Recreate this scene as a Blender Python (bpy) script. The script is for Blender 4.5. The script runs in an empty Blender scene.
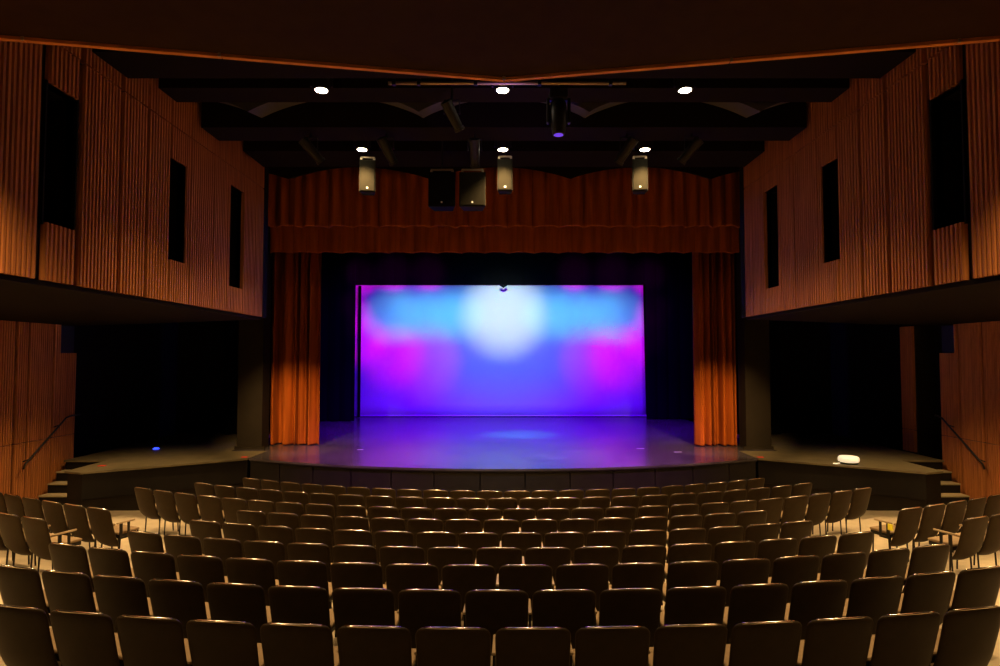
import bpy, bmesh, math, random
from mathutils import Vector, Matrix
random.seed(5)
C = bpy.context.scene.collection
PI = math.pi
CZ = 3.5
pitch = math.atan(24.5/600); VX = 504

# ------------------------------------------------------------------ materials
def mat(name, col, rough=.6, metal=0, noise=0, nscale=8, bump=0, bscale=40, spec=.5, stretch=(1,1,1), emit=None, es=0, coat=0):
    m = bpy.data.materials.new(name); m.use_nodes = True
    nt = m.node_tree; b = nt.nodes['Principled BSDF']
    b.inputs['Base Color'].default_value = (*col, 1)
    b.inputs['Roughness'].default_value = rough
    b.inputs['Metallic'].default_value = metal
    b.inputs['Specular IOR Level'].default_value = spec
    b.inputs['Coat Weight'].default_value = coat
    if emit:
        b.inputs['Emission Color'].default_value = (*emit, 1); b.inputs['Emission Strength'].default_value = es
    if noise or bump:
        tc = nt.nodes.new('ShaderNodeTexCoord'); mp = nt.nodes.new('ShaderNodeMapping')
        mp.inputs['Scale'].default_value = stretch
        nt.links.new(tc.outputs['Object'], mp.inputs['Vector'])
    if noise:
        n = nt.nodes.new('ShaderNodeTexNoise'); n.inputs['Scale'].default_value = nscale; n.inputs['Detail'].default_value = 5
        r = nt.nodes.new('ShaderNodeValToRGB')
        r.color_ramp.elements[0].position = .3; r.color_ramp.elements[1].position = .7
        r.color_ramp.elements[0].color = tuple(c*(1-noise) for c in col) + (1,)
        r.color_ramp.elements[1].color = tuple(min(1, c*(1+noise)) for c in col) + (1,)
        nt.links.new(mp.outputs[0], n.inputs['Vector']); nt.links.new(n.outputs['Fac'], r.inputs[0])
        nt.links.new(r.outputs[0], b.inputs['Base Color'])
    if bump:
        n = nt.nodes.new('ShaderNodeTexNoise'); n.inputs['Scale'].default_value = bscale
        bp = nt.nodes.new('ShaderNodeBump'); bp.inputs['Strength'].default_value = bump; bp.inputs['Distance'].default_value = .01
        nt.links.new(mp.outputs[0], n.inputs['Vector']); nt.links.new(n.outputs['Fac'], bp.inputs['Height'])
        nt.links.new(bp.outputs[0], b.inputs['Normal'])
    return m
M = dict(
  wood=mat('slat_wood', (.43,.155,.042), .6, spec=.2, noise=.28, nscale=3, stretch=(9,9,.25)),
  woodflat=mat('shaded_wood_backing', (.006,.003,.002), .7),  # near-black: shade of the gaps between panels put into the colour
  trim=mat('wood_trim', (.66,.24,.05), .7, spec=.15, noise=.15, nscale=4),
  black=mat('matte_black', (.006,.005,.005), .9, spec=.15),
  darkwall=mat('dark_paint', (.018,.013,.007), .8, spec=.12, noise=.15, nscale=2),
  baffle=mat('baffle_paint', (.06,.055,.06), .8, spec=.1),
  canopy=mat('canopy_plaster', (.036,.018,.007), .9, spec=.05, noise=.1, nscale=6),
  soffit=mat('soffit_paint', (.010,.0065,.003), .85, spec=.05),
  carpet=mat('cream_floor', (.50,.41,.26), .75, noise=.08, nscale=5, bump=.1, bscale=120),
  fascia=mat('stage_fascia', (.013,.010,.007), .7, spec=.15, noise=.12, nscale=3),
  deck=mat('stage_deck', (.07,.058,.058), .22, noise=.3, nscale=1.6, bump=.05, bscale=12, spec=.6),
  plat=mat('side_deck', (.15,.12,.06), .5, noise=.2, nscale=3),
  tread=mat('stair_tread', (.42,.35,.2), .6, noise=.1),
  velvet=mat('rust_velvet', (.35,.078,.007), .9, spec=.1, noise=.3, nscale=2.5, stretch=(3,3,.3), bump=.1, bscale=60),
  blackcloth=mat('black_masking', (.002,.002,.0025), .95, spec=.1, noise=.2),
  cyc=mat('cyclorama_cloth', (.82,.82,.82), .9, spec=.1, noise=.015, nscale=30, bump=.06, bscale=9),
  shell=mat('chair_shell', (.026,.0155,.005), .5, spec=.12, noise=.1, nscale=12, bump=.03, bscale=150),
  rim=mat('glint_metal', (.85,.72,.6), .2, metal=1),  # bright metal standing in for highlights on the chair edge
  pad=mat('seat_pad', (.26,.175,.085), .8, noise=.08, nscale=20, bump=.1, bscale=120),
  arm=mat('armrest', (.40,.30,.18), .28, spec=.6),
  metal=mat('black_metal', (.012,.01,.008), .45, spec=.3),
  steel=mat('pipe_steel', (.5,.38,.24), .4, metal=.6),
  speaker=mat('speaker_cabinet', (.02,.017,.012), .9, spec=.05, noise=.1),
  grille=mat('speaker_grille', (.010,.009,.0055), .85, spec=.05, noise=.3, nscale=90),
  subdark=mat('sub_cabinet', (.005,.004,.004), .9, spec=.05),
  badge=mat('badge', (.8,.85,.9), .3, metal=.4),
  lens=mat('lit_lens', (1,.9,.7), .4, emit=(1,.85,.6), es=25),
  purple=mat('purple_lens', (.2,.1,.8), .2, emit=(.2,.06,1), es=.6),
  blue=mat('blue_led', (.05,.1,1), .3, emit=(.03,.06,1), es=2.5),
  red=mat('red_tape', (.7,.05,.02), .6),
  yellow=mat('yellow_tag', (.85,.75,.03), .5),
  white=mat('white_plastic', (.9,.85,.7), .4, emit=(1,.8,.5), es=.8),
)

# ------------------------------------------------------------------ helpers
class MB:
    def __init__(s): s.v = []; s.f = []
    def add(s, vs, fs):
        n = len(s.v); s.v += [tuple(v) for v in vs]; s.f += [tuple(i+n for i in f) for f in fs]
    def box(s, x0,x1,y0,y1,z0,z1, T=None):
        vs = [Vector((x,y,z)) for z in (z0,z1) for y in (y0,y1) for x in (x0,x1)]
        if T is not None: vs = [T@v for v in vs]
        s.add(vs, [(0,2,3,1),(4,5,7,6),(0,1,5,4),(2,6,7,3),(0,4,6,2),(1,3,7,5)])
    def prism(s, pts, z0, z1):            # pts counter-clockwise in xy
        n = len(pts)
        s.add([(x,y,z0) for x,y in pts]+[(x,y,z1) for x,y in pts],
              [tuple(range(n))[::-1], tuple(range(n,2*n))]+[(i,(i+1)%n,(i+1)%n+n,i+n) for i in range(n)])
    def tube(s, pts, r, n=8, r2=None):
        pts = [Vector(p) for p in pts]; k = len(pts); vs = []
        for i,p in enumerate(pts):
            d = (pts[min(i+1,k-1)]-pts[max(i-1,0)]).normalized()
            a = d.orthogonal().normalized() if abs(d.z) < .99 else Vector((1,0,0))
            if abs(d.z) < .99: a = Vector((0,0,1)).cross(d).normalized()
            b = d.cross(a); rr = r if r2 is None else r+(r2-r)*i/(k-1)
            vs += [p+a*math.cos(t*2*PI/n)*rr+b*math.sin(t*2*PI/n)*rr for t in range(n)]
        fs = [(i*n+j, i*n+(j+1)%n, (i+1)*n+(j+1)%n, (i+1)*n+j) for i in range(k-1) for j in range(n)]
        fs += [tuple(range(n))[::-1], tuple(range((k-1)*n,k*n))]
        s.add(vs, fs)
    def lathe(s, prof, n=20, c=(0,0,0)):  # prof: (r,z)
        vs = [(c[0]+r*math.cos(2*PI*j/n), c[1]+r*math.sin(2*PI*j/n), c[2]+z) for r,z in prof for j in range(n)]
        k = len(prof)
        fs = [(i*n+j, i*n+(j+1)%n, (i+1)*n+(j+1)%n, (i+1)*n+j) for i in range(k-1) for j in range(n)]
        fs += [tuple(range(n))[::-1], tuple(range((k-1)*n,k*n))]
        s.add(vs, fs)
    def build(s, name, m, parent=None, bevel=0, smooth=False, loc=None, rot=None):
        me = bpy.data.meshes.new(name); me.from_pydata(s.v, [], s.f)
        bm = bmesh.new(); bm.from_mesh(me); bmesh.ops.recalc_face_normals(bm, faces=bm.faces); bm.to_mesh(me); bm.free()
        me.materials.append(m)
        if smooth:
            for p in me.polygons: p.use_smooth = True
        o = bpy.data.objects.new(name, me); C.objects.link(o)
        if parent: o.parent = parent
        if loc: o.location = loc
        if rot: o.rotation_euler = rot
        if bevel:
            b = o.modifiers.new('bevel','BEVEL'); b.width = bevel; b.segments = 2; b.limit_method = 'ANGLE'
        return o
def empty(name, loc=(0,0,0), rot=(0,0,0)):
    o = bpy.data.objects.new(name, None); C.objects.link(o); o.location = loc; o.rotation_euler = rot; o.empty_display_size = .1
    return o
def tag(o, label, cat, group=None, kind=None):
    o['label'] = label; o['category'] = cat
    if group: o['group'] = group
    if kind: o['kind'] = kind
    return o
def struct(o): o['kind'] = 'structure'; return o
def copy_tree(o, parent=None):
    c = o.copy(); C.objects.link(c)
    if parent: c.parent = parent
    for ch in list(o.children): copy_tree(ch, c)
    return c
def lerp(x, xs, ys):
    if x <= xs[0]: return ys[0]
    for i in range(len(xs)-1):
        if x <= xs[i+1]: return ys[i]+(ys[i+1]-ys[i])*(x-xs[i])/(xs[i+1]-xs[i])
    return ys[-1]

# ------------------------------------------------------------------ seating rows (arcs around the stage)
S = .53
RY = [4.0,4.74,5.6,6.52,7.45,8.35,9.27,10.17,11.6]          # depth of each row on the centre line
RZ = [.88,.84,.74,.61,.50,.42,.34,.29,.10]                   # floor height under each row
RC = [22,22,22,22,22,22.8,24,24,24.3]                        # arc centre
def row_y(k, x):
    R = RC[k]-RY[k]; return RC[k]-math.sqrt(max(R*R-x*x, 1))
FY = [ry for ry in RY]
def floor_z(x, y):
    xs, zs = [], []
    for k in range(9):
        yy = row_y(k, min(abs(x), (9.5,9.5,9.5,9.5,9,7.5,6.8,6.0,4.9)[k])); 
        if xs and yy-.05 <= xs[-1]: yy = xs[-1]+.08
        xs += [yy-.02, max(yy+.02, min(yy+.55, yy+.55))]; zs += [RZ[k], RZ[k]]
    for i in range(1, len(xs)):
        if xs[i] <= xs[i-1]: xs[i] = xs[i-1]+.01
    xs = [-4]+xs+[xs[-1]+.8]; zs = [1.5]+zs+[0]
    return lerp(y, xs, zs)
fm = MB(); NX, NY = 92, 200
gx = [-11.4+22.8*i/NX for i in range(NX+1)]; gy = [-3.2+19.2*j/NY for j in range(NY+1)]
vs = [(x, y, floor_z(x,y)) for y in gy for x in gx]
fs = [(j*(NX+1)+i, j*(NX+1)+i+1, (j+1)*(NX+1)+i+1, (j+1)*(NX+1)+i) for j in range(NY) for i in range(NX)]
nv = len(vs); vs += [(x,y,-.3) for x,y in ((-11.4,-3.2),(11.4,-3.2),(11.4,16),(-11.4,16))]; fs.append((nv,nv+3,nv+2,nv+1))
fm.add(vs, fs)
me = bpy.data.meshes.new('floor'); me.from_pydata(fm.v, [], fm.f); me.materials.append(M['carpet'])
for p in me.polygons[:-1]: p.use_smooth = True
o = bpy.data.objects.new('floor', me); C.objects.link(o); struct(o)

# ------------------------------------------------------------------ outer shell
def sbox(name, b, m):
    q = MB(); q.box(*b); return struct(q.build(name, M[m]))
sbox('wall_back', (-12,12,-3.5,-3.2,-.3,10), 'darkwall')
sbox('ceiling', (-12,12,-3.5,28,9.6,9.9), 'black')
sbox('wall_left', (-12.2,-11.4,-3.5,28,-.3,9.8), 'black')
sbox('wall_right', (11.4,12.2,-3.5,28,-.3,9.8), 'black')
sbox('wall_stage_rear', (-12,12,27.6,28,-.3,9.8), 'black')

# ------------------------------------------------------------------ ribbed wood walls
def ribbed(q, X, side, y0, y1, z0, z1, sp=.066, dep=.032):
    """ridges facing the hall centre; side -1 = left wall"""
    n = max(1, round((y1-y0)/sp)); w = (y1-y0)/n; s = -side
    prof = []
    for i in range(n):
        a = y0+i*w
        prof += [(a,0),(a+.12*w,1),(a+.62*w,1),(a+.74*w,0)]
    prof.append((y1,0))
    vs = [(X+s*(d*dep-dep), y, z) for z in (z0,z1) for y,d in prof]
    k = len(prof); b = X-s*.07
    vs += [(b,y0,z0),(b,y1,z0),(b,y0,z1),(b,y1,z1)]
    fs = [(i,i+1,i+1+k,i+k) for i in range(k-1)]
    fs += [(2*k, 2*k+2, 2*k+3, 2*k+1), tuple([2*k+1,2*k]+list(range(k))), tuple([2*k+2,2*k+3]+list(range(2*k-1,k-1,-1))),
           (2*k,0,k,2*k+2), (2*k+1,2*k+3,2*k-1,k-1)]
    q.add(vs, fs)
SEAM = [6.52,7.12,7.88,8.48,9.08,9.67,10.45,10.98,11.67,12.22]
XU, XL = 5.1, 10.82
for side, nm in ((-1,'left'),(1,'right')):
    X = side*XU
    root = MB(); 
    root.box(*(sorted((X+side*.08, X+side*.16))), 3.0, 12.66, 4.38, 9.6)
    # openings cut through the backing: build it in strips around the three windows
    root = MB(); xa, xb = sorted((X+side*.075, X+side*.16))
    wins = [(6.63,7.10,5.01,6.59),(9.10,9.55,5.0,6.57),(11.1,11.71,4.83,6.74)]
    ycur = 3.0
    for (a,b,c,d) in wins:
        root.box(xa,xb,ycur,a,4.38,9.6); root.box(xa,xb,a,b,4.38,c); root.box(xa,xb,a,b,d,9.6); ycur = b
    root.box(xa,xb,ycur,12.64,4.38,9.6)
    wl = struct(root.build('wall_%s_upper'%nm, M['woodflat']))
    edges = [3.0,4.5]+SEAM+[12.65]
    gaps = [.01,.03,.065,.06,.055,.045,.035,.025,.025,.02,.02,.02]
    ZS = 7.08
    for i in range(len(edges)-1):
        a = edges[i]+(gaps[i] if i < len(gaps) else .02); b = edges[i+1]
        for (z0,z1) in ((4.36,ZS-.012),(ZS+.012,9.55)):
            w = next((w for w in wins if w[0] < (a+b)/2 < w[1] or (a < (w[0]+w[1])/2 < b)), None) if z0 < 5 else None
            q = MB()
            if w:
                wa, wb = max(w[0],a), min(w[1],b)
                if wa-a > .05: ribbed(q, X, side, a, wa, z0, z1)
                if b-wb > .05: ribbed(q, X, side, wb, b, z0, z1)
                ribbed(q, X, side, wa, wb, z0, w[2]); ribbed(q, X, side, wa, wb, w[3], z1)
            else: ribbed(q, X, side, a, b, z0, z1)
            q.build('slat_panel', M['wood'], wl)
    for i,(a,b,c,d) in enumerate(wins):
        q = MB(); x0,x1 = sorted((X+side*.03, X+side*.9)); t = .025
        # dark lined recess with five faces
        q.box(x0,x1,a-t,a,c-t,d+t); q.box(x0,x1,b,b+t,c-t,d+t); q.box(x0,x1,a,b,c-t,c); q.box(x0,x1,a,b,d,d+t)
        xe = X+side*.9; q.box(*(sorted((xe,xe+side*t))), a-t,b+t,c-t,d+t)
        wn = struct(q.build('window_%d'%(i+1+(3 if side>0 else 0)), M['black']))
    # soffit of the side box
    q = MB()
    pts = [(X+side*.04,3.0),(X+side*.04,12.66),(side*5.7,12.86),(side*8.8,14.4),(side*10.9,15.1),(side*11.4,15.1),(side*11.4,3.0)]
    if side < 0: pts = pts
    q.prism(pts if side>0 else pts[::-1], 4.30, 4.355)
    struct(q.build('ceiling_%s_soffit'%nm, M['soffit']))
    q = MB(); q.prism([(X,12.66)]+[(x,y) for x,y in pts[2:5]]+[(side*10.9,15.3),(side*8.8,14.6),(side*5.7,13.06),(X,12.86)], 4.355, 9.6)
    struct(q.build('wall_%s_box_end'%nm, M['black']))
    # lower wall
    X = side*XL
    q = MB(); q.box(*(sorted((X+side*.075, side*11.4))), 3.0, 15.2 if side<0 else 14.93, -.2, 4.29); wl = struct(q.build('wall_%s_lower'%nm, M['woodflat']))
    px = [3060]*0
    ye = [6.0,8.0,10.0,11.5,13.3,13.36,13.67,14.42,14.68,15.22] if side < 0 else [6.0,8.0,10.0,11.5,12.4,13.0,13.58,14.29,14.45,14.95]
    for i in range(len(ye)-1):
        a, b = ye[i]+(.05 if i in (6,7) else .012), ye[i+1]
        if b-a < .1: continue
        for (z0,z1) in ((-.1,1.57),(1.59, 3.61 if i == 8 else 4.34)):
            q = MB(); ribbed(q, X, side, a, b, z0, z1); q.build('slat_panel', M['wood'], wl)
    if side > 0:
        q = MB(); q.box(X+.075, 11.4, 15.9,16.45,-.2,4.34); w2 = struct(q.build('wall_right_strip', M['woodflat']))
        for z0,z1 in ((1.0,1.57),(1.59,4.33)):
            q = MB(); ribbed(q, X, side, 15.92, 16.42, z0, z1); q.build('slat_panel', M['wood'], w2)

# ------------------------------------------------------------------ front canopy with V edge
H = 6.4
def ycan(x): return 6.12-(.18*abs(x))
q = MB(); q.prism([(-5.04,-3.2),(5.04,-3.2),(5.04,ycan(5.04)),(0,6.12),(-5.04,ycan(5.04))], H, H+.5)
can = struct(q.build('ceiling_canopy', M['canopy']))
for s in (-1,1):
    cuts = [0, 2.71 if s<0 else 2.2, 4.35 if s<0 else 4.14, 5.03]
    for i in range(3):
        xa, xb = cuts[i]+.006, cuts[i+1]-.006
        q = MB(); pts = [(s*xa, ycan(xa)-.02),(s*xb, ycan(xb)-.02),(s*xb, ycan(xb)+.03),(s*xa, ycan(xa)+.03)]
        q.prism(pts if s>0 else pts[::-1], H-.03, H+.06); q.build('edge_trim', M['trim'], can)
        if i:
            q = MB(); q.box(s*xa-.012, s*xa+.012, ycan(xa)-.03, ycan(xa)-.015, H-.035, H+.045); q.build('trim_joint', M['steel'], can)
q = MB(); q.box(-.016,.016,6.08,6.095,H-.035,H+.03); q.build('trim_joint', M['steel'], can)

# ------------------------------------------------------------------ ceiling beams and scalloped acoustic clouds
for k,(a,b,z) in enumerate([(7.18,7.88,7.23),(8.58,9.07,7.42),(9.82,10.44,7.32),(11.42,12.39,7.48)]):
    q = MB(); q.box(-5.03,5.03,a,b,z,z+.5); struct(q.build('trim_ceiling_beam_%d'%(k+1), M['soffit']))
def cloud(name, y0, y1, z, amp, per, ph, label, m='soffit'):
    q = MB(); n = 120; vs = []
    for i in range(n+1):
        x = -5+10*i/n; zz = z+amp*abs(math.sin(PI*(x-ph)/per))**.8
        vs += [(x,y0,zz),(x,y1,zz+.12),(x,y1,zz+.17),(x,y0,zz+.65)]
    fs = []
    for i in range(n):
        a = i*4
        fs += [(a,a+1,a+5,a+4),(a+1,a+2,a+6,a+5),(a+2,a+3,a+7,a+6),(a+3,a,a+4,a+7)]
    fs += [(0,3,2,1),(n*4,n*4+1,n*4+2,n*4+3)]
    q.add(vs, fs); o = q.build(name, M[m])
    return tag(o, label, 'ceiling panel', 'scalloped ceiling baffles')
cloud('acoustic_cloud', 9.2, 9.75, 7.32, .34, 2.66, -1.33, 'dark scalloped ceiling baffle nearer the audience, faintly lit purple', 'baffle')
cloud('acoustic_cloud', 12.6, 12.95, 7.28, .26, 3.0, -1.6, 'dark scalloped ceiling baffle hanging just above the upper red drape')

# ------------------------------------------------------------------ stage
def arc_y(x): return 13.58+14.8-math.sqrt(14.8**2-x*x)
stage = empty('stage', (0,13.6,0)); tag(stage, 'wide curved black stage with glossy deck and panelled front', 'stage')
def rel(q, root): l = root.location; q.v = [(x-l.x,y-l.y,z-l.z) for x,y,z in q.v]; return q
fr = [(-6.33+12.6*i/48, arc_y(-6.33+12.6*i/48)) for i in range(49)]
q = MB(); q.prism(fr+[(6.27,16.2),(7.32,16.2),(7.32,27.55),(-7.32,27.55),(-7.32,16.2),(-6.33,16.2)], .955, 1.0)
rel(q,stage).build('stage_deck', M['deck'], stage)
q = MB(); q.prism([(x*.995,y+.25) for x,y in fr]+[(6.2,27.5),(-6.2,27.5)], -.1, .95); rel(q,stage).build('substructure', M['black'], stage)
seams = [251,280.6,314,352,392,435,481,526,571,614,656,694,730,757]
def sx(p):   # front arc position for the panel joints
    x = 0
    for _ in range(8): x = (p-505)/600*(arc_y(x)-.1)
    return x
for i in range(13):
    xa, xb = sx(seams[i])+.012, sx(seams[i+1])-.012
    n = 5; inn = [(xa+(xb-xa)*j/n) for j in range(n+1)]
    q = MB(); q.prism([(x,arc_y(x)+.02) for x in inn]+[(x,arc_y(x)+.07) for x in inn[::-1]], -.02, .93)
    rel(q,stage).build('fascia_panel', M['fascia'], stage)
q = MB()   # nosing under the deck lip
q.prism([(x,arc_y(x)+.0) for x,y in fr]+[(x,arc_y(x)+.04) for x,y in fr[::-1]], .93, .955); rel(q,stage).build('nosing', M['fascia'], stage)

for s, nm in ((-1,'left'),(1,'right')):
    r = empty('side_platform', (s*8.5,14.5,0)); tag(r, 'dark side stage platform on the %s, between main stage and wall steps'%nm, 'platform', 'side platforms')
    xi = 6.36 if s<0 else 6.30
    P = [(xi,15.0),(9.2,13.15),(9.66,13.3),(9.66,14.7),(10.7,14.7),(10.7,20.0),(7.34,20.0),(7.34,16.18),(xi,16.18)]
    P2 = [(s*x,y) for x,y in P]
    q = MB(); q.prism(P2, .96, 1.0); rel(q,r).build('platform_deck', M['plat'], r)
    I = [(s*x,y) for x,y in [(xi+.03,15.06),(9.2,13.2),(9.62,13.34),(9.62,14.74),(10.68,14.74),(10.68,19.9),(xi+.03,19.9)]]
    q = MB(); q.prism(I, .40, .955); rel(q,r).build('fascia_panel', M['fascia'], r)
    I2 = [(x, y+.025) for x,y in I]
    q = MB(); q.prism(I2, -.1, .39); rel(q,r).build('skirt_panel', M['darkwall'], r)
    st = empty('stage_steps', (s*10.2,14.1,0)); tag(st, 'short flight of steps up to the %s side platform beside the ribbed wall'%nm, 'stairs', 'stage steps')
    for k,(z,y) in enumerate([(.11,13.62),(.33,13.90),(.55,14.16),(.78,14.42)]):
        q = MB(); q.box(*sorted((s*9.68,s*10.68)), y, y+.32 if k<3 else 14.7, z-.03, z); rel(q,st).build('tread', M['tread'], st)
        q = MB(); q.box(*sorted((s*9.68,s*10.68)), y+.02, 14.69, z-.22, z-.03); rel(q,st).build('riser', M['fascia'], st)
    # handrail
    h = empty('handrail', (s*10.7,14.1,1.1)); tag(h, 'slim dark handrail sloping along the %s ribbed wood wall'%nm, 'handrail', 'wall handrails')
    X = s*10.66
    q = MB(); q.tube([(X,13.42,1.02),(X,13.47,1.13),(X,14.68,2.03),(X,14.85,2.07),(X,15.15 if s<0 else 14.9,2.07)], .022); rel(q,h).build('rail', M['metal'], h, smooth=True)
    for (y,z) in ((13.6,1.22),(14.5,1.89)):
        q = MB(); q.tube([(X,y,z),(X+s*.16,y,z-.06)], .014); rel(q,h).build('bracket', M['metal'], h)
    # proscenium pillar
    p0 = 6.55; 
    q = MB(); q.box(*sorted((s*6.62,s*7.3)), 16.5,17.0, 1.0, 9.6); pl = struct(q.build('wall_%s_proscenium'%nm, M['darkwall']))
    q = MB(); q.box(*sorted((s*6.52,s*7.34)), 16.44,16.5, 1.0,1.08); q.build('base_trim', M['darkwall'], pl)
    q = MB(); q.box(*sorted((s*7.3,s*10.9)), 20.05,20.2, .8, 9.6); struct(q.build('wall_%s_wing'%nm, M['black']))
    t = MB(); xx = -6.5 if s<0 else 6.42; y = 15.1
    t.box(xx-.07,xx+.07,y,y+.1,1.0,1.015); tag(t.build('glow_tape', M['red']), 'small red tape mark at the %s corner of the curved stage front'%nm, 'tape mark', 'red tape marks')
t = MB(); t.box(-9.35,-9.2,13.9,14.0,1.0,1.015); tag(t.build('glow_tape', M['red']), 'red tape mark on left platform near the steps', 'tape mark', 'red tape marks')
sbox('wall_proscenium_header', (-6.6,6.6,16.9,17.05,7.6,9.6), 'black')

# ------------------------------------------------------------------ curtains
def drape(name, x0, x1, y, z0, z1, per, amp, m, label, cat, group=None, seed=0, hem=0, gaps=(), thick=.03):
    rnd = random.Random(seed); n = int(abs(x1-x0)/per*18*(2 if gaps else 1)); q = MB()
    phs = [0]; 
    while len(phs) <= n: phs.append(phs[-1]+2*PI/(36 if gaps else 18)*(.75+.5*rnd.random()))
    a1 = [rnd.uniform(.6,1.2) for _ in range(n+2)]
    zs = [z0, z0+.04, z0+(z1-z0)*.3, z0+(z1-z0)*.6, z1]
    front = []
    for j,z in enumerate(zs):
        k = 1-.35*(j/4)
        for i in range(n+1):
            x = x0+(x1-x0)*i/n; am = a1[i//7]*(1-(i%7)/7)+a1[i//7+1]*((i%7)/7)
            d = -(abs(math.sin(phs[i]*.5))**.55-.5)*2*amp*am*k
            for gx_, gw in gaps: d += .34*math.exp(-((x-gx_)/gw)**4)
            zz = z+(hem*(.5+.5*math.sin(phs[i]*.5+seed)) if j < 2 else 0)
            front.append((x+.1*amp*math.sin(phs[i])*k, y+d, zz))
    w = n+1; L = len(front); vs = front+[(x,yy+thick,z) for x,yy,z in front]; fs = []
    for j in range(4):
        for i in range(n):
            a = j*w+i; fs += [(a,a+1,a+w+1,a+w),(L+a,L+a+w,L+a+w+1,L+a+1)]
    for i in range(n): fs += [(i,L+i,L+i+1,i+1),(4*w+i,4*w+i+1,L+4*w+i+1,L+4*w+i)]
    for j in range(4): fs += [(j*w,(j+1)*w,L+(j+1)*w,L+j*w),(j*w+n,L+j*w+n,L+(j+1)*w+n,(j+1)*w+n)]
    q.add(vs, fs); o = q.build(name, M[m], smooth=True); tag(o, label, cat, group); return o
drape('stage_curtain', -6.74,-5.28,17.3,1.02,7.5,.34,.16,'velvet','rust orange pleated stage curtain gathered at left of the stage opening','curtain','main stage curtains',3,gaps=((-6.49,.09),(-5.92,.05),(-5.65,.045)))
drape('stage_curtain', 5.42,6.6,17.1,1.02,7.5,.30,.16,'velvet','rust orange pleated stage curtain gathered at right of the stage opening','curtain','main stage curtains',8,gaps=((5.90,.05),(6.12,.05),(6.50,.04)))
drape('valance', -6.6,6.6,16.75,6.43,7.55,.34,.05,'velvet','long low rust red valance directly above the stage opening','valance',None,5,.03)
drape('upper_drape', -6.5,6.5,13.75,6.5,8.3,.30,.12,'velvet','tall rust red pleated drape behind the hanging loudspeakers','curtain',None,11,.04)
drape('border_curtain', -7.2,7.2,25.2,6.56,8.9,.5,.03,'blackcloth','black border curtain above the lit backdrop','curtain',None,12)
drape('leg_curtain', -9.2,-5.86,23.6,1.02,9,.45,.06,'blackcloth','black leg curtain left of the lit backdrop','curtain','black leg curtains',13)
drape('leg_curtain', 5.78,9.0,24.4,1.02,9,.45,.06,'blackcloth','black leg curtain right of the lit backdrop','curtain','black leg curtains',14)
drape('leg_curtain', -9.2,-6.75,19.6,1.02,9,.45,.06,'blackcloth','black leg curtain just behind the left orange curtain','curtain','black leg curtains',15)
drape('leg_curtain', 6.6,9.0,19.6,1.02,9,.45,.06,'blackcloth','black leg curtain just behind the right orange curtain','curtain','black leg curtains',16)
q = MB(); q.box(-6.09,-5.97,25.0,25.03,1.02,6.5); tag(q.build('masking_strip', M['blackcloth']), 'narrow black masking strip at left edge of the lit backdrop', 'curtain')
# cyclorama
cy = empty('cyclorama', (0,25.5,1)); tag(cy, 'large stage backdrop glowing blue, white and magenta under coloured light', 'backdrop')
q = MB(); n = 60; vs = []
for j in range(13):
    z = 1.03+6.4*j/12
    for i in range(n+1):
        x = -6.45+12.45*i/n; x += .0 if i<n else -.09*(j/12)
        vs.append((x,25.45+.012*math.sin(x*1.7+z),z))
L = len(vs); vs += [(x,y+.02,z) for x,y,z in vs]; w = n+1; fs = []
for j in range(12):
    for i in range(n): a = j*w+i; fs += [(a,a+1,a+w+1,a+w),(L+a,L+a+w,L+a+w+1,L+a+1)]
for j in range(12): fs += [(j*w,(j+1)*w,L+(j+1)*w,L+j*w),(j*w+n,L+j*w+n,L+(j+1)*w+n,(j+1)*w+n)]
for i in range(n): fs += [(i,L+i,L+i+1,i+1),(12*w+i,12*w+i+1,L+12*w+i+1,L+12*w+i)]
q.add(vs, fs); rel(q,cy).build('cloth', M['cyc'], cy, smooth=True)
q = MB(); q.tube([(-6.4,25.4,1.05),(6.0,25.4,1.05)], .03); rel(q,cy).build('bottom_pipe', M['cyc'], cy)
q = MB(); q.tube([(0,24.25,6.4),(0,24.25,6.9)],.006); q.tube([(-.14,24.2,6.45),(-.02,24.2,6.36),(.1,24.2,6.45)], .05)
tag(q.build('stage_lamp', M['black']), 'small dark lamp peeking below the black border above the backdrop', 'stage light')

# ------------------------------------------------------------------ rigging
r = empty('lighting_pipe', (0,8.3,7.2)); tag(r, 'long horizontal steel lighting pipe under the ceiling near the canopy point', 'pipe')
q = MB(); q.tube([(-1.63,8.3,7.36),(1.72,8.3,7.36)], .024, 10); rel(q,r).build('pipe', M['steel'], r, smooth=True)
for x in (-1.55,-1.2,-.4,.5,1.5):
    q = MB(); q.tube([(x,8.3,7.36),(x,8.3,9.6)], .012); q.box(x-.025,x+.025,8.27,8.33,7.33,7.42); rel(q,r).build('hanger', M['metal'], r)
def downlight(x, y, z, top, label):
    r = empty('downlight', (x,y,z)); tag(r, label, 'ceiling light', 'lit ceiling downlights')
    q = MB(); q.lathe([(.09,0),(.11,.0),(.115,.03),(.115,.2),(.08,.26),(.03,.28)], 24); q.build('housing', M['metal'], r, smooth=False)
    q = MB(); q.lathe([(.086,-.006),(.088,.004)], 24); q.build('lens', M['lens'], r)
    q = MB(); q.tube([(0,0,.26),(0,0,top-z)], .018); q.build('stem', M['metal'], r)
    q = MB(); q.box(-.16,-.13,-.02,.02,.05,.36); q.box(.13,.16,-.02,.02,.05,.36); q.box(-.16,.16,-.02,.02,.33,.36); q.build('yoke', M['metal'], r)
names = ['left','middle','right']
for i,x in enumerate((-2.62,-.02,2.6)):
    downlight(x, 8.46, 7.33, 9.6, 'round lit downlight, %s one of the nearer row of three'%names[i])
    downlight(x, 10.92, 7.33, 9.6, 'round lit downlight, %s one of the farther row of three'%names[i])
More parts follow.
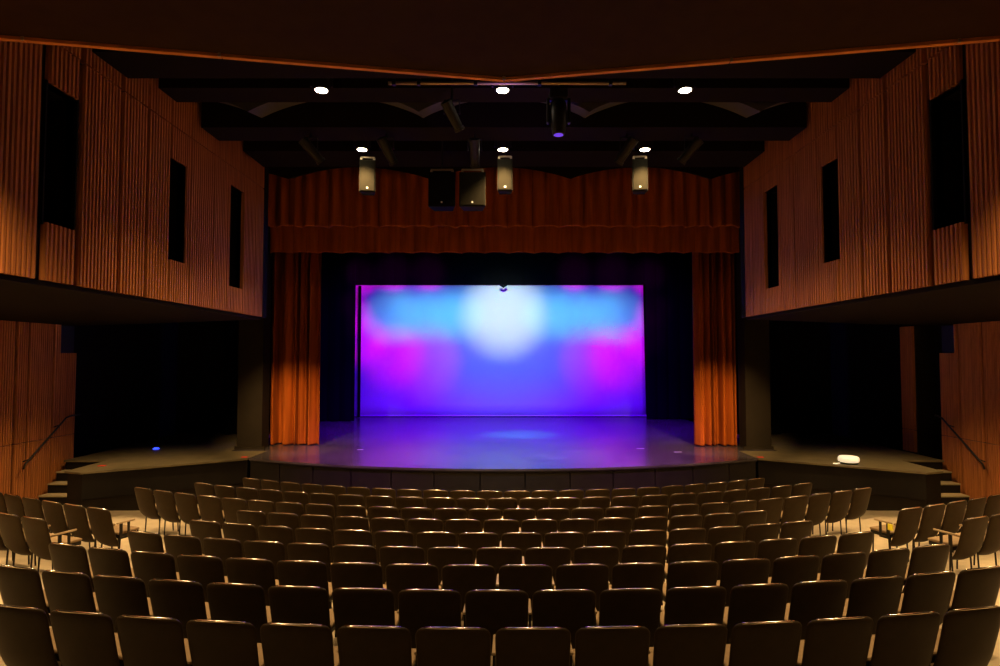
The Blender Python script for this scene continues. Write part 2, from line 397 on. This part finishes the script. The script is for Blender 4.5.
def loudspeaker(x, y, z0, h, w, d, rz, cab, gr, label, tilt=0, rod=9.6):
    r = empty('loudspeaker', (x,y,z0), (0,0,rz)); tag(r, label, 'loudspeaker', 'hanging loudspeakers')
    q = MB(); vs = []
    for z in (0,h): vs += [(-w/2,0,z),(w/2,0,z),(w*.36,d,z),(-w*.36,d,z)]
    q.add(vs, [(0,3,2,1),(4,5,6,7),(0,1,5,4),(1,2,6,5),(2,3,7,6),(3,0,4,7)]); q.build('cabinet', M[cab], r, bevel=.012)
    q = MB(); q.box(-w/2+.02,w/2-.02,-.018,0,.02,h-.02); q.build('grille', M[gr], r, bevel=.008)
    q = MB(); vs = [(.018*math.cos(a*PI/8), -.021, .075+.018*math.sin(a*PI/8)) for a in range(16)]
    q.add(vs+[(a,b+.004,c) for a,b,c in vs], [tuple(range(16)), tuple(range(16,32))[::-1]]+[(i,(i+1)%16,(i+1)%16+16,i+16) for i in range(16)]); q.build('badge', M['badge'], r)
    q = MB()
    for sx_ in (-1,1): q.box(sx_*w*.38-.02, sx_*w*.38+.02, .02,.1, h, h+.05)
    q.box(-w*.4,w*.4,.04,.08,h+.04,h+.07); q.build('bracket', M['steel'], r)
    q = MB(); q.tube([(0,.06,h+.06),(0,.06,rod-z0)], .015); q.build('rod', M['metal'], r)
loudspeaker(-2.58,11.2,6.62,.62,.31,.26,.12,'speaker','grille','slim grey loudspeaker hanging below the left farther downlight')
loudspeaker(.02,11.2,6.64,.62,.30,.26,0,'speaker','grille','slim grey loudspeaker hanging below the middle farther downlight')
loudspeaker(2.57,11.2,6.64,.62,.30,.26,-.12,'speaker','grille','slim grey loudspeaker hanging below the right farther downlight')
loudspeaker(-1.18,11.25,6.36,.66,.52,.4,.0,'subdark','subdark','square black loudspeaker left of the square one in a lit tone')
loudspeaker(-.60,11.25,6.36,.66,.51,.4,.0,'speaker','grille','square loudspeaker in a lit tone beside its darker twin, above stage centre')  # same dark box as its neighbour, lamplight put into its lighter colour
def spotlight(x, y, z, aim, top, label, ln=.45, r0=.09):
    r = empty('stage_spotlight', (x,y,z)); tag(r, label, 'stage light', 'unlit stage lights')
    d = Vector(aim).normalized()
    q = MB(); q.tube([-d*ln*.45, -d*ln*.1, d*ln*.2, d*ln*.55], r0, 14, r0*.8); q.build('barrel', M['metal'], r, smooth=False)
    q = MB(); q.tube([d*ln*.5, d*ln*.6], r0*.95, 14); q.build('lens_hood', M['metal'], r)
    q = MB(); q.tube([(-r0*1.3,0,0),(-r0*1.3,0,.2),(r0*1.3,0,.2),(r0*1.3,0,0)], .014); q.build('yoke', M['metal'], r)
    q = MB(); q.tube([(0,0,.2),(0,0,top-z)], .016); q.build('stem', M['metal'], r)
spotlight(-.75,8.5,7.0,(.4,.5,-.7),9.6,'dark stage spotlight tilted down, left of the middle nearer downlight',.42,.085)
spotlight(-3.3,10.1,7.05,(.5,.4,-.6),7.33,'dim stage light on the beam, second from the left wall')
spotlight(-2.0,10.1,7.05,(.3,.4,-.6),7.32,'dim stage light on the beam left of the black square loudspeaker')
spotlight(-.5,10.1,7.02,(.0,.4,-.6),7.32,'dim stage light on the beam above the square loudspeaker in a lit tone')
spotlight(2.1,10.1,7.05,(-.4,.4,-.6),7.32,'dim stage light on the beam left of right farther downlight')
spotlight(3.2,10.1,7.05,(-.5,.4,-.6),7.32,'dim stage light on the beam nearest the right wall')
r = empty('moving_head_light', (.78,8.45,7.2)); tag(r, 'black moving head light with purple lens, right of centre under the pipe', 'stage light')
q = MB(); q.box(-.13,.13,-.1,.1,-.02,.12); q.build('base', M['metal'], r, bevel=.02)
q = MB(); q.box(-.17,-.13,-.05,.05,-.36,0); q.box(.13,.17,-.05,.05,-.36,0); q.box(-.17,.17,-.05,.05,-.03,0); q.build('yoke', M['metal'], r, bevel=.015)
q = MB(); q.lathe([(.06,-.02),(.11,-.06),(.12,-.2),(.115,-.36),(.09,-.5),(.085,-.52)], 20); q.build('head', M['metal'], r, smooth=True)
q = MB(); q.lathe([(.065,-.527),(.066,-.519)], 20); q.build('lens', M['purple'], r)
q = MB(); q.tube([(0,0,.1),(0,0,.17)], .03); q.tube([(0,0,.17),(0,-.12,.17)], .02); q.build('clamp', M['metal'], r)

# soffit downlights
SOF = [(-7.7,9.55),(-8.1,12.9),(7.7,9.55),(8.1,12.9)]
for i,(x,y) in enumerate(SOF):
    q = MB(); q.lathe([(.10,-.02),(.10,0)], 20); o = q.build('recessed_downlight', M['steel'], loc=(x,y,4.35))
    q2 = MB(); q2.lathe([(.075,-.024),(.075,-.019)], 20); q2.build('lens', M['metal'], o)
    tag(o, 'small recessed light under the %s side box, %s stage'%(('left','right')[i//2], ('farther from','closer to')[i%2]), 'ceiling light', 'soffit lights')

# ------------------------------------------------------------------ small things on the platforms
r = empty('drum_lamp', (8.12,14.25,1.0)); tag(r, 'round white glowing drum sitting on the right side platform', 'lamp')
q = MB(); q.lathe([(.16,0),(.205,.01),(.205,.04),(.18,.045)], 28); q.build('base', M['metal'], r)
q = MB(); q.lathe([(.18,.045),(.22,.06),(.225,.11),(.22,.15),(.19,.175),(.1,.185)], 28); q.build('shade', M['white'], r, smooth=True)
q = MB(); q.tube([(-.22,-.02,.02),(-.32,-.05,.012),(-.38,-.02,.012)], .012); q.build('cord', M['white'], r)
q = MB(); q.lathe([(.07,0),(.085,.01),(.07,.03),(.03,.045)], 16); o = q.build('marker_light', M['blue'], smooth=True, loc=(-9.5,16.5,1.0)); tag(o, 'tiny blue marker light on the left side platform', 'light')

for (x,y,w_,a,l) in ((4.6,16.0,.10,.3,'right one of two small white tape marks at front right of the stage'),(3.75,16.6,.10,-.2,'left one of two small white tape marks at front right of the stage'),(-3.9,16.4,.08,.2,'small white tape mark at front left of the stage')):
    q = MB(); q.box(-w_,w_,-.04,.04,0,.003); tag(q.build('spike_mark', M['badge'], loc=(x,y,1.0), rot=(0,0,a)), l, 'tape mark', 'white tape marks')
# ------------------------------------------------------------------ chairs
def shell_mesh():
    nu, nv = 14, 18; q = MB()
    ev = lambda t: .5-.5*math.cos(PI*t)
    us = [2*ev(i/nu)-1 for i in range(nu+1)]; vv = [ev(j/nv) for j in range(nv+1)]
    top, bot = .84, .25; Hh = top-bot
    prof = [(.84,0),(.75,.018),(.6,.05),(.45,.085),(.35,.125),(.29,.17),(.25,.215)]
    pz = [p[0] for p in prof[::-1]]; py = [p[1] for p in prof[::-1]]
    def halfw(v):
        W = .252-.012*v; d = v*Hh; r = .06; d2 = (1-v)*Hh; r2 = .13
        if d < r: return W-r+math.sqrt(max(0,r*r-(r-d)**2))
        if d2 < r2: return W-r2+math.sqrt(max(0,r2*r2-(r2-d2)**2))
        return W
    def pt(i, j, sgn):
        v = vv[j]; z = top-v*Hh; y = lerp(z, pz, py); x = us[i]*halfw(v)
        e = max(abs(us[i]), abs(2*v-1)); t = .019*math.sqrt(max(0,1-e**10))
        crown = -.006*(1-us[i]**2) if v < .1 else 0
        y += .045*us[i]**2*(.6+.4*v)
        return (x, y+sgn*t, z+.008*(1-us[i]**2)*(1-v)**6)
    idx = {}; vs = []
    def vid(i,j,s):
        if i in (0,nu) or j in (0,nv): s = 0
        if (i,j,s) not in idx: idx[(i,j,s)] = len(vs); vs.append(pt(i,j,s))
        return idx[(i,j,s)]
    fs = []
    for s in (-1,1):
        for j in range(nv):
            for i in range(nu):
                f = [vid(i,j,s),vid(i+1,j,s),vid(i+1,j+1,s),vid(i,j+1,s)]
                fs.append(tuple(f if s<0 else f[::-1]))
    q.add(vs, fs); return q
def make_chair():
    r = empty('auditorium_chair')
    shell_mesh().build('backrest', M['shell'], r, smooth=True)
    q = MB(); q.tube([(-.185,.024,.838),(-.15,.016,.842),(-.10,.007,.846),(-.05,.002,.848),(0,.001,.849),(.05,.002,.848),(.10,.007,.846),(.15,.016,.842),(.185,.024,.838)], .008, 10)  # tube added along the shell edge to show highlight lines
    q.build('glint_rim', M['rim'], r, smooth=True)['label'] = 'bright tube added for the glint along the top edge'
    q = MB(); q.box(-.215,.215,.19,.52,.44,.475)
    q.build('seat', M['pad'], r, bevel=.016)
    q = MB(); q.box(-.205,.205,.20,.51,.385,.44); q.build('seat_pan', M['metal'], r, bevel=.01)
    for sx_ in (-1,1):
        for y in (.235,.47):
            q = MB(); q.tube([(sx_*.19,y,.39),(sx_*.19,y+(-.02 if y<.3 else .02),0)], .011, 8); q.build('leg', M['metal'], r)
    arm(r, .265)
    return r
def arm(r, x):
    q = MB(); q.box(x-.013,x+.013,.125,.40,.61,.635); o = q.build('armrest', M['arm'], r, bevel=.009)
    q = MB(); q.box(x-.009,x+.009,.17,.21,.40,.61); q.box(x-.009,x+.009,.29,.32,.40,.61); q.box(x-.009,x+.009,.17,.32,.39,.42); q.build('arm_frame', M['metal'], o)
    return o
proto = make_chair(); used = False
ORD = ['first','second','third','fourth','fifth','sixth','seventh','eighth','ninth','tenth','eleventh','twelfth','thirteenth']
ROWN = ['nearest','second','third','fourth','fifth','sixth','seventh','eighth','ninth']
f = 600
def project(p):
    F = Vector((0, math.cos(pitch), math.sin(pitch))); R = Vector((1, 0, 0)); U = R.cross(F)
    d = Vector(p)-Vector((0,0,CZ)); k = d.dot(F); return VX+f*d.dot(R)/k, 333-f*d.dot(U)/k
def ang_at(k, px):   # angle on row k whose chair top stands in the direction px
    R = RC[k]-RY[k]; lo, hi = -.75, .75
    for _ in range(40):
        m = (lo+hi)/2
        if project((R*math.sin(m), RC[k]-R*math.cos(m), RZ[k]+.84))[0] < px: lo = m
        else: hi = m
    return lo
def seat_at(k, a, label, group, extra=False):
    global used
    R = RC[k]-RY[k]
    o = proto if not used else copy_tree(proto)
    used = True
    o.location = (R*math.sin(a), RC[k]-R*math.cos(a), RZ[k]); o.rotation_euler = (0,0,a)
    o.rotation_euler = (0,0,a)
    tag(o, label, 'chair', group)
    return o
REF = [493,462.6,497,474.4,457,482,502,487,531]
EXT = [(-25,1030),(-25,1030),(43,962),(122,881),(182,824),(232,772),(137,872),(194,816),(238,772)]
RS = [S]*8+[.527]
lefts = []
proto_kids = list(proto.children)
nch = 0
for k in range(9):
    R = RC[k]-RY[k]; a0 = ang_at(k, REF[k]); da = RS[k]/R
    lo, hi = EXT[k]; al, ah = (ang_at(k, lo), ang_at(k, hi))
    seats = []
    for j in range(-20, 21):
        a = a0+(j+.5)*da
        if al < a < ah: seats.append(a)
    n = len(seats)
    for i,a in enumerate(seats):
        left = i < n/2; m = i if left else n-1-i
        blk = 'row from the camera'
        rown = ('nearest row' if k == 0 else ('row closest to the stage' if k == 8 else '%s nearest row'%ROWN[k]))
        if n % 2 and i == n//2: lab = 'dark shell-back auditorium chair at the exact middle of the %s'%rown
        else: lab = 'dark shell-back auditorium chair, %s from the %s end of the %s%s'%(ORD[m], 'left' if left else 'right', rown, ' centre block' if k in (2,3,4,5) else '')
        if k < 2 and m == 0: lab = 'dark shell-back chair cut by the %s edge of photo in the %s'%('left' if left else 'right', rown)
        c = seat_at(k, a, lab, 'chairs in the %s'%rown)
        nch += 1
        if i == 0: lefts.append(c)
# side blocks
for side,nm in ((-1,'left'),(1,'right')):
    for k,px in ((3, 31 if side<0 else 979),(4, 96 if side<0 else 913)):
        R = RC[k]-RY[k]; a = ang_at(k, px); i = 0
        X, Y = R*math.sin(a), RC[k]-R*math.cos(a); th = a*.94
        while True:
            p = project((X, Y, RZ[k]+.7))[0]
            if p < -22 or p > 1022 or i > 6: break
            c = seat_at(k, a, 'dark shell-back chair in the %s side block, %s row, %s from the aisle'%(nm, 'nearer' if k==3 else 'farther', ORD[i]), 'chairs in the %s side block'%nm)
            c.location = (X, Y, RZ[k]); c.rotation_euler = (0,0,th)
            nch += 1
            if side > 0 and i == 0: lefts.append(c)
            if side > 0 and i == 0 and k == 4:
                q = MB(); q.box(-.30,-.285,.10,.17,.53,.615); q.build('aisle_tag', M['yellow'], c)['label'] = 'bright yellow aisle tag'
            X += side*S*math.cos(th); Y += S*abs(math.sin(th)); th += side*S/26; i += 1
for c in lefts: arm(c, -.265)
print('chairs', nch)

# ------------------------------------------------------------------ lights
def spot(name, loc, aim, e, col, ang, blend=.6, rad=.08):
    l = bpy.data.lights.new(name,'SPOT'); l.energy = e; l.color = col; l.spot_size = math.radians(ang); l.spot_blend = blend; l.shadow_soft_size = rad
    o = bpy.data.objects.new(name, l); C.objects.link(o); o.location = loc
    d = Vector(aim)-Vector(loc); o.rotation_euler = d.to_track_quat('-Z','Y').to_euler(); return o
WARM = (1,.63,.28)
for x in (-2.62,-.02,2.6):
    for y,e in ((8.46,1200),(10.92,1100)):
        spot('downlight_beam', (x,y,7.3), (x,y+.001,0), e, WARM, 108, 1, .1)
for x,y in SOF: spot('soffit_beam', (x,y,4.31), (x,y+.001,0), 2000, WARM, 128 if y<10 else 112, 1, .07)
for x in (-8,8): spot('soffit_beam', (x,6.3,4.31), (x,6.301,0), 2000, WARM, 150, .8, .07)
for x in (-4.3,4.3): spot('canopy_beam', (x,4.7,6.36), (x,4.9,0), 650, WARM, 110, .9, .07)
spot('canopy_beam', (0,1.6,6.36), (0,2.4,0), 170, WARM, 100, 1, .07)  # unseen spot added to brighten the backs of the nearest chairs
# cyclorama lighting instruments above the black border
CY = 25.4
def cyc(x, z, e, col, ang, blend=1, src=(None,17.7,6.55)):
    sx_ = x*.6 if src[0] is None else src[0]
    spot('cyclorama_beam', (sx_,src[1],src[2]), (x,CY,z), e, col, ang, blend, .15)
for x in (-5.0,-1.7,1.7,5.0): cyc(x, 2.7, 1850, (.065,0,1), 74)
cyc(0, 5.4, 2050, (.85,1,.5), 32)
for x in (-4.7,-3.8,-2.8,-1.9,1.9,2.9,3.9,4.8): cyc(x, 5.3, 800, (.08,.9,.75), 20)
cyc(0, 4.6, 850, (.0,.6,.7), 60)
for x,z,e,a in ((-6.4,5.3,1400,14),(-5.9,4.25,1700,17),(-4.6,3.6,1700,21),(-3.2,3.4,1000,24),(-3.2,7.1,2400,14),(-4.7,7.1,2400,14),(-6.2,6.9,2200,14),
                (6.4,5.3,1400,14),(6.0,4.2,1600,17),(4.8,3.55,1700,22),(3.7,3.4,1000,23),(3.0,7.1,2400,14),(4.6,7.1,2400,14),(6.2,6.9,2200,14)): cyc(x, z, e, (.85,0,.7), a)
# stage wash
for x,c in ((-2.6,(.75,.22,1)),(0,(.4,.5,1)),(2.6,(.75,.22,1))): spot('stage_wash', (x,12.25,7.1), (x*1.1,15.9,1), 4800, c, 52, 1, .1)
spot('purple_fill', (0,8.0,6.1), (0,9.2,7.5), 40, (.32,.14,1), 66, .1, .05)  # added spot with no fixture, tints the nearer baffle purple

for x in (-3.6,0,3.6): spot('stage_wash', (x,19.0,7.6), (x,21.0,1), 5500, (.14,0,1), 80, 1, .1)
spot('stage_wash', (.5,18.6,7.4), (.5,19.6,1), 6500, (0,.6,1), 26, 1, .1)
for s_ in (-1,1): spot('curtain_fill', (s_*5.5,12.4,4.28), (s_*6.0,17.3,1.2), 1900, (1,.62,.26), 46, 1, .05)  # unseen spots added to brighten the foot of the main curtains
# ------------------------------------------------------------------ world, camera, colour
w = bpy.data.worlds.new('world'); bpy.context.scene.world = w; w.use_nodes = True
w.node_tree.nodes['Background'].inputs[0].default_value = (.02,.01,.005,1); w.node_tree.nodes['Background'].inputs[1].default_value = .2
cam = bpy.data.cameras.new('camera'); co = bpy.data.objects.new('camera', cam); C.objects.link(co)
co.location = (0,0,CZ); co.rotation_euler = (PI/2+pitch, 0, 0); cam.shift_x = -(VX-500)/1000; cam.sensor_width = 36; cam.lens = 600*36/1000; cam.clip_start = .05
sc = bpy.context.scene; sc.camera = co
sc.view_settings.view_transform = 'Standard'; sc.view_settings.look = 'None'; sc.view_settings.gamma = 1; sc.view_settings.exposure = 0
sc.view_settings.use_curve_mapping = False
sc.cycles.use_denoising = True
sc.cycles.max_bounces = 8; sc.cycles.sample_clamp_indirect = 6
